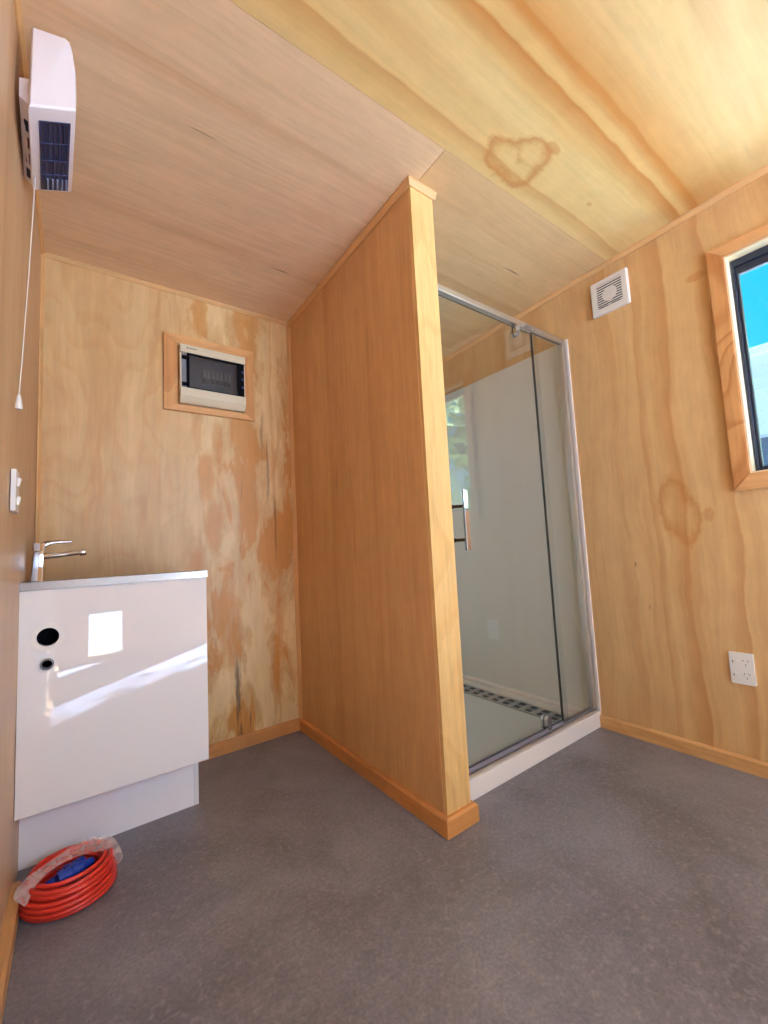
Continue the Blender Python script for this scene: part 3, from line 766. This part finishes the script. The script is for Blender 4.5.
# ------------------------------------------------------------------ shower screen
ss = thing('shower_screen', 'frameless-look glass shower screen with hinged door and silver top rail', 'shower screen')
RZ0, RZ1 = 2.022, 2.050
GX = 2.006       # joint between door and fixed panel
obj('top_rail', bx(P2 + .007, W - .007, GY - .014, GY + .014, RZ0, RZ1, .003), M['alu'], ss)
obj('bottom_rail', bx(P2 + .007, W - .007, GY - .016, GY - .002, .0745, .084, .001), M['alu'], ss)
obj('bottom_rail', bx(P2 + .007, W - .007, GY - .0015, GY + .016, .0745, .0885, .001), M['alu_grey'], ss)
obj('inner_seal', bx(P2 + .007, W - .007, GY + .0165, GY + .034, .0745, .080, .001), M['alu_grey'], ss)
obj('wall_channel', bx(W - .032, W - .0065, GY - .014, GY + .014, .0885, RZ0 - .0005, .002), M['alu'], ss)
obj('wall_channel', bx(P2 + .0065, P2 + .026, GY - .014, GY + .014, .0885, RZ0 - .0005, .002), M['alu'], ss)
o = obj('edge_strip', bx(W - .009, W, ST - .004, GY - .0145, .0746, RZ1 - .002, .002), M['tray'], ss); o['label'] = 'white sealing strip on the wall side'
def pane(name, x0, x1, z0, z1, par=ss, th=.006):
    bm = bmesh.new(); vs = [bm.verts.new((x, y, z)) for x in (x0, x1) for y in (GY - th / 2, GY + th / 2) for z in (z0, z1)]
    for i, f in enumerate([(0, 1, 3, 2), (4, 6, 7, 5), (0, 4, 5, 1), (2, 3, 7, 6), (0, 2, 6, 4), (1, 5, 7, 3)]):
        q = bm.faces.new([vs[k] for k in f]); q.material_index = 0 if i in (2, 3) else 1
    return obj(name, bm, [M['glass'], M['glass_edge']], par)
door = pane('door_panel', P2 + .034, GX - .004, .102, RZ0 - .012)
fxp = pane('fixed_panel', GX + .004, W - .020, .090, RZ0 - .001)
obj('edge_seal', bx(GX - .0025, GX + .0025, GY - .005, GY + .005, .092, RZ0 - .006), M['seal'], door)
o = obj('clear_seal', bx(GX + .030, GX + .0305, GY - .012, GY + .012, .092, RZ0 - .006), M['glass'], fxp)
obj('bottom_seal', bx(P2 + .034, GX - .006, GY - .005, GY + .012, .0887, .1015), M['alu_grey'], door)
for z, s in ((1.990, 1), (.130, -1)):
    bm = bmesh.new(); prism(bm, rrect(1.872, z, .034, .062, .0165), lambda u, v, a: (u, a, v), GY - .020, GY - .0035)
    prism(bm, rrect(1.872, z, .034, .062, .0165), lambda u, v, a: (u, a, v), GY + .0035, GY + .014)
    h = obj('pivot_hinge', bm, M['chrome'], door, smooth=40)
bm = bmesh.new(); box(bm, 1.89, 1.99, GY - .020, GY - .0145, 2.010, 2.034, .002); obj('rail_bracket', bm, M['chrome'], ss)
hx0, hx1, hz0, hz1 = 1.362, 1.392, .932, 1.174
bm = bmesh.new()
box(bm, hx0 + .006, hx1, -1.083, -1.072, hz0, hz1, .002)
hd = obj('handle', bm, M['chrome'], door)
for z in (1.108, .974):
    bm = bmesh.new(); cyl(bm, (1.352, GY - .003, z), (1.374, -1.0725, z), .0065, seg=16); lathe(bm, [(.0095, 0), (.0095, .005), (.0065, .006)], (1.352, GY - .0031, z), (0, -1, 0), 18)
    obj('standoff', bm, M['dark_chrome'], hd, smooth=40)

# ------------------------------------------------------------------ coiled extension lead
coil = thing('extension_lead', 'coiled red-orange extension lead with blue plug, on the floor by the cabinet', 'cable')
ccx, ccy = .130, -.578
pts = []
turns = [(.070, .012), (.086, .0085), (.103, .0085), (.107, .021), (.092, .021), (.075, .022), (.080, .034), (.097, .033), (.109, .035), (.106, .047), (.091, .046), (.077, .047), (.084, .059), (.101, .058), (.096, .070), (.080, .070)]
nseg = 44
rz = []
for k, (r, z) in enumerate(turns):
    r2, z2 = turns[min(k + 1, len(turns) - 1)]
    ph = random.uniform(0, 6.28); sh = (random.uniform(-.004, .004), random.uniform(-.004, .004)); rz.append((ph, sh))
for k, (r, z) in enumerate(turns):
    r2, z2 = turns[min(k + 1, len(turns) - 1)]
    ph, sh = rz[k]; ph2, sh2 = rz[min(k + 1, len(turns) - 1)]
    for i in range(nseg):
        f = i / nseg; s = max(0, (f - .72) / .28); s = s * s * (3 - 2 * s)
        a = 2 * math.pi * f + 2.2
        R0 = r + .0035 * math.sin(a * 2 + 1.3 * k) ; R1 = r2 + .0035 * math.sin(a * 2 + 1.3 * (k + 1))
        R_ = 1.05 * (R0 * (1 - s) + R1 * s); Z = z * (1 - s) + z2 * s
        sx = sh[0] * (1 - s) + sh2[0] * s; sy = sh[1] * (1 - s) + sh2[1] * s
        tilt = .12 * (Z / .07)
        pts.append((ccx + R_ * math.cos(a) + sx, ccy + R_ * math.sin(a) + sy, Z + max(0, .004 * math.sin(a + ph)) * (1 if k > 8 else 0)))

bm = bmesh.new(); tube(bm, pts, .0067, 8)
obj('cable', bm, M['cable'], coil, smooth=60)
def plug(a, b, s):
    a, b = Vector(a), Vector(b); d = (b - a).normalized(); Lh = (b - a).length
    bm = bmesh.new()
    lathe(bm, [(.010 * s, 0), (.013 * s, .004), (.016 * s, Lh * .30), (.021 * s, Lh * .36), (.021 * s, Lh * .48), (.024 * s, Lh * .50), (.024 * s, Lh * .62), (.021 * s, Lh * .64), (.021 * s, Lh), (.017 * s, Lh)], a, d, 22)
    obj('plug', bm, M['blue_plug'], coil, smooth=35)
plug((ccx - .058, ccy - .010, .040), (ccx + .034, ccy + .022, .050), 1.05)
plug((ccx + .056, ccy + .004, .058), (ccx - .030, ccy - .030, .060), .8)
# clear film band looped round the coil
bm = bmesh.new()
path = [(.020, -.652, .066), (.024, -.646, .076), (.036, -.626, .086), (.060, -.598, .092), (.094, -.580, .098), (.135, -.568, .100), (.175, -.558, .098), (.208, -.556, .092), (.232, -.572, .082), (.248, -.600, .064), (.252, -.620, .048)]
rows = []
for i, p in enumerate(path):
    p = Vector(p); d = (Vector(path[min(i + 1, len(path) - 1)]) - Vector(path[max(i - 1, 0)])).normalized()
    wv = d.cross(Vector((0, 0, 1))).normalized(); wv = (wv * .65 + Vector((0, 0, -.55))).normalized()
    wd = .017 + .006 * math.sin(i * 1.1 + .6)
    rows.append([bm.verts.new(p + wv * (wd * s) + Vector((0, 0, .003 * math.sin(i * 2.1 + s * 3)))) for s in (-1, -.5, 0, .5, 1)])
for A, B in zip(rows, rows[1:]):
    for i in range(4): bm.faces.new([A[i], A[i + 1], B[i + 1], B[i]])
fb = obj('film_band', bm, M['film'], coil, smooth=60)
md = fb.modifiers.new('s', 'SUBSURF'); md.levels = 2; md.render_levels = 2

# ------------------------------------------------------------------ outside
bm = bmesh.new(); box(bm, -30, 60, -40, 40, -.5, -.30)
t = NT('pale_outdoor_paving'); o_, ax = t.obj()
t.link(t.ramp(t.noise(o_, 1.2, 5), [(.35, L((178, 174, 168))), (.65, L((206, 204, 200)))]), t.b.inputs['Base Color']); t.b.inputs['Roughness'].default_value = .8
struct('ground', bm, t.m)
# neighbouring weatherboard building
nb_ = thing('neighbour_building', 'white weatherboard building seen through the window', 'building')
bm = bmesh.new()
BX, by0, by1, bz1 = 9.0, -.82, 8.0, 3.75
nbd = 22; hh = (bz1 + .3) / nbd
for i in range(nbd):
    z = -.3 + i * hh
    prism(bm, [(BX + .05, z), (BX - .03, z), (BX - .005, z + hh), (BX + .05, z + hh)], lambda u, v, a: (u, a, v), by0, by1)
obj('weatherboard_wall', bm, plain('white_weatherboard', (158, 162, 172), .6), nb_)
obj('roof', bx(BX - .12, BX + 5, by0 - .25, by1 + .2, bz1, bz1 + .12), plain('pale_metal_roof', (196, 204, 214), .5), nb_)
wf = obj('window', bx(BX - .05, BX - .031, -.62, .5, 1.55, 2.4), M['alu_black'], nb_)
obj('pane', bx(BX - .054, BX - .0505, -.56, .44, 1.61, 2.34), plain('dark_house_glass', (40, 52, 66), .1), wf)
# trees
leaf_m = NT('tree_leaf'); o_, ax = leaf_m.obj()
leaf_m.link(leaf_m.ramp(leaf_m.noise(o_, 5.0, 3), [(.3, L((86, 108, 62))), (.7, L((156, 170, 116)))]), leaf_m.b.inputs['Base Color'])
leaf_m.b.inputs['Roughness'].default_value = .6
tr_ = leaf_m.new('ShaderNodeBsdfTranslucent'); tr_.inputs[0].default_value = L((214, 222, 150))
mx = leaf_m.new('ShaderNodeMixShader'); mx.inputs[0].default_value = .6
leaf_m.link(leaf_m.b.outputs[0], mx.inputs[1]); leaf_m.link(tr_.outputs[0], mx.inputs[2]); leaf_m.link(mx.outputs[0], leaf_m.n['Material Output'].inputs[0])
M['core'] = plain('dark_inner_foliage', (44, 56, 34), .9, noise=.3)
M['bark'] = plain('grey_brown_bark', (92, 78, 64), .9, noise=.2)
def tree(x, y, zc, r, rz_, label, n=900, seed=1, core=1.0):
    rd = random.Random(seed)
    t = thing('tree', label, 'tree', 'trees outside')
    bm = bmesh.new(); tube(bm, [(x, y, -.3), (x + .05, y, .4), (x, y + .04, zc - rz_ * .4), (x, y, zc)], .1, 10, rad=[.14, .11, .09, .05]); obj('trunk', bm, M['bark'], t)
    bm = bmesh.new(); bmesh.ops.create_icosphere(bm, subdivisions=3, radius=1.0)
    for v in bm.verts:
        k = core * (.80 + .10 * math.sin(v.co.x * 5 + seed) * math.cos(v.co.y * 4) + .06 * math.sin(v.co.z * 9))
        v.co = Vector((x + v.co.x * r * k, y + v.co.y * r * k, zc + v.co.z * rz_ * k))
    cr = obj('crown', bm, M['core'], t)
    bm = bmesh.new()
    for i in range(n):
        d = Vector((rd.gauss(0, 1), rd.gauss(0, 1), rd.gauss(0, 1))).normalized(); k = rd.uniform(.66, 1.05)
        c = Vector((x + d.x * r * k, y + d.y * r * k, zc + d.z * rz_ * k))
        a = Vector((rd.gauss(0, 1), rd.gauss(0, 1), rd.gauss(0, 1))).normalized(); b = a.orthogonal().normalized()
        s = rd.uniform(.05, .11)
        bm.faces.new([bm.verts.new(c + a * s), bm.verts.new(c + b * s * .5), bm.verts.new(c - a * s), bm.verts.new(c - b * s * .5)])
    obj('foliage', bm, leaf_m.m, cr)
tree(4.35, -3.45, 2.25, 1.05, 1.5, 'leafy green tree close outside the right window', 1500, 3, .35)
tree(8.0, -3.2, 2.4, 1.4, 2.0, 'leafy green tree further off, behind the one at the window', 1500, 5, .6)
tree(8.2, -8.4, 6.4, 1.9, 2.1, 'very tall unseen tree added to block sun through the right window', 1500, 8, 1.0)  # added out of view; dense crown keeps direct sun out of the right window

# ------------------------------------------------------------------ light
w = bpy.data.worlds.new('sky'); sc.world = w; w.use_nodes = True
nt = w.node_tree; bg = nt.nodes['Background']
tcw = nt.nodes.new('ShaderNodeTexCoord'); spw = nt.nodes.new('ShaderNodeSeparateXYZ'); rp = nt.nodes.new('ShaderNodeValToRGB')
nt.links.new(tcw.outputs['Generated'], spw.inputs[0]); nt.links.new(spw.outputs[2], rp.inputs[0]); nt.links.new(rp.outputs[0], bg.inputs[0])
e_ = rp.color_ramp.elements.new(.28); e_.color = (.04, .70, 1.05, 1)
rp.color_ramp.elements[0].position = 0.0; rp.color_ramp.elements[0].color = (1.1, 1.4, 1.6, 1)
rp.color_ramp.elements[2].position = .6; rp.color_ramp.elements[2].color = (.008, .64, 1.0, 1)
bg.inputs[1].default_value = 1.1

SUN_E = 225.0
sl = bpy.data.lights.new('sun', 'SUN'); sl.energy = SUN_E; sl.angle = math.radians(.4); sl.color = (.77, .97, 1.24)
so = bpy.data.objects.new('sun', sl); C.objects.link(so)
el = math.radians(30); hd_ = Vector((-.694, .720, 0)).normalized()
dirv = hd_ * math.cos(el) + Vector((0, 0, -math.sin(el)))
so.rotation_euler = dirv.to_track_quat('-Z', 'Y').to_euler(); so.location = (6, -8, 6)

# skylight entering the front doorway behind the camera
al = bpy.data.lights.new('doorway_light', 'AREA'); al.shape = 'RECTANGLE'; al.size = 1.7; al.size_y = .65; al.energy = 40; al.color = (.76, .97, 1.28)
ao = bpy.data.objects.new('doorway_light', al); C.objects.link(ao); ao.location = (1.1, YF + .06, 1.70)
ao.rotation_euler = Vector((0, 1, -.05)).to_track_quat('-Z', 'Z').to_euler()

# ------------------------------------------------------------------ camera (solved from the photograph)
yaw, pitch, roll, fpx = .6334, .0850, -.0506, 420.93
f = Vector((math.sin(yaw) * math.cos(pitch), math.cos(yaw) * math.cos(pitch), math.sin(pitch)))
r = Vector((math.cos(yaw), -math.sin(yaw), 0)); u = r.cross(f)
c_, s_ = math.cos(roll), math.sin(roll)
r, u = r * c_ + u * s_, -r * s_ + u * c_
cam = bpy.data.cameras.new('camera'); co = bpy.data.objects.new('camera', cam); C.objects.link(co)
mw = Matrix((r, u, -f)).transposed().to_4x4(); mw.translation = (.1346, -2.2258, .9583)
co.matrix_world = mw
cam.sensor_fit = 'VERTICAL'; cam.sensor_height = 36; cam.sensor_width = 27; cam.lens = fpx / 1024 * 36
cam.clip_start = .02; cam.clip_end = 200
sc.camera = co
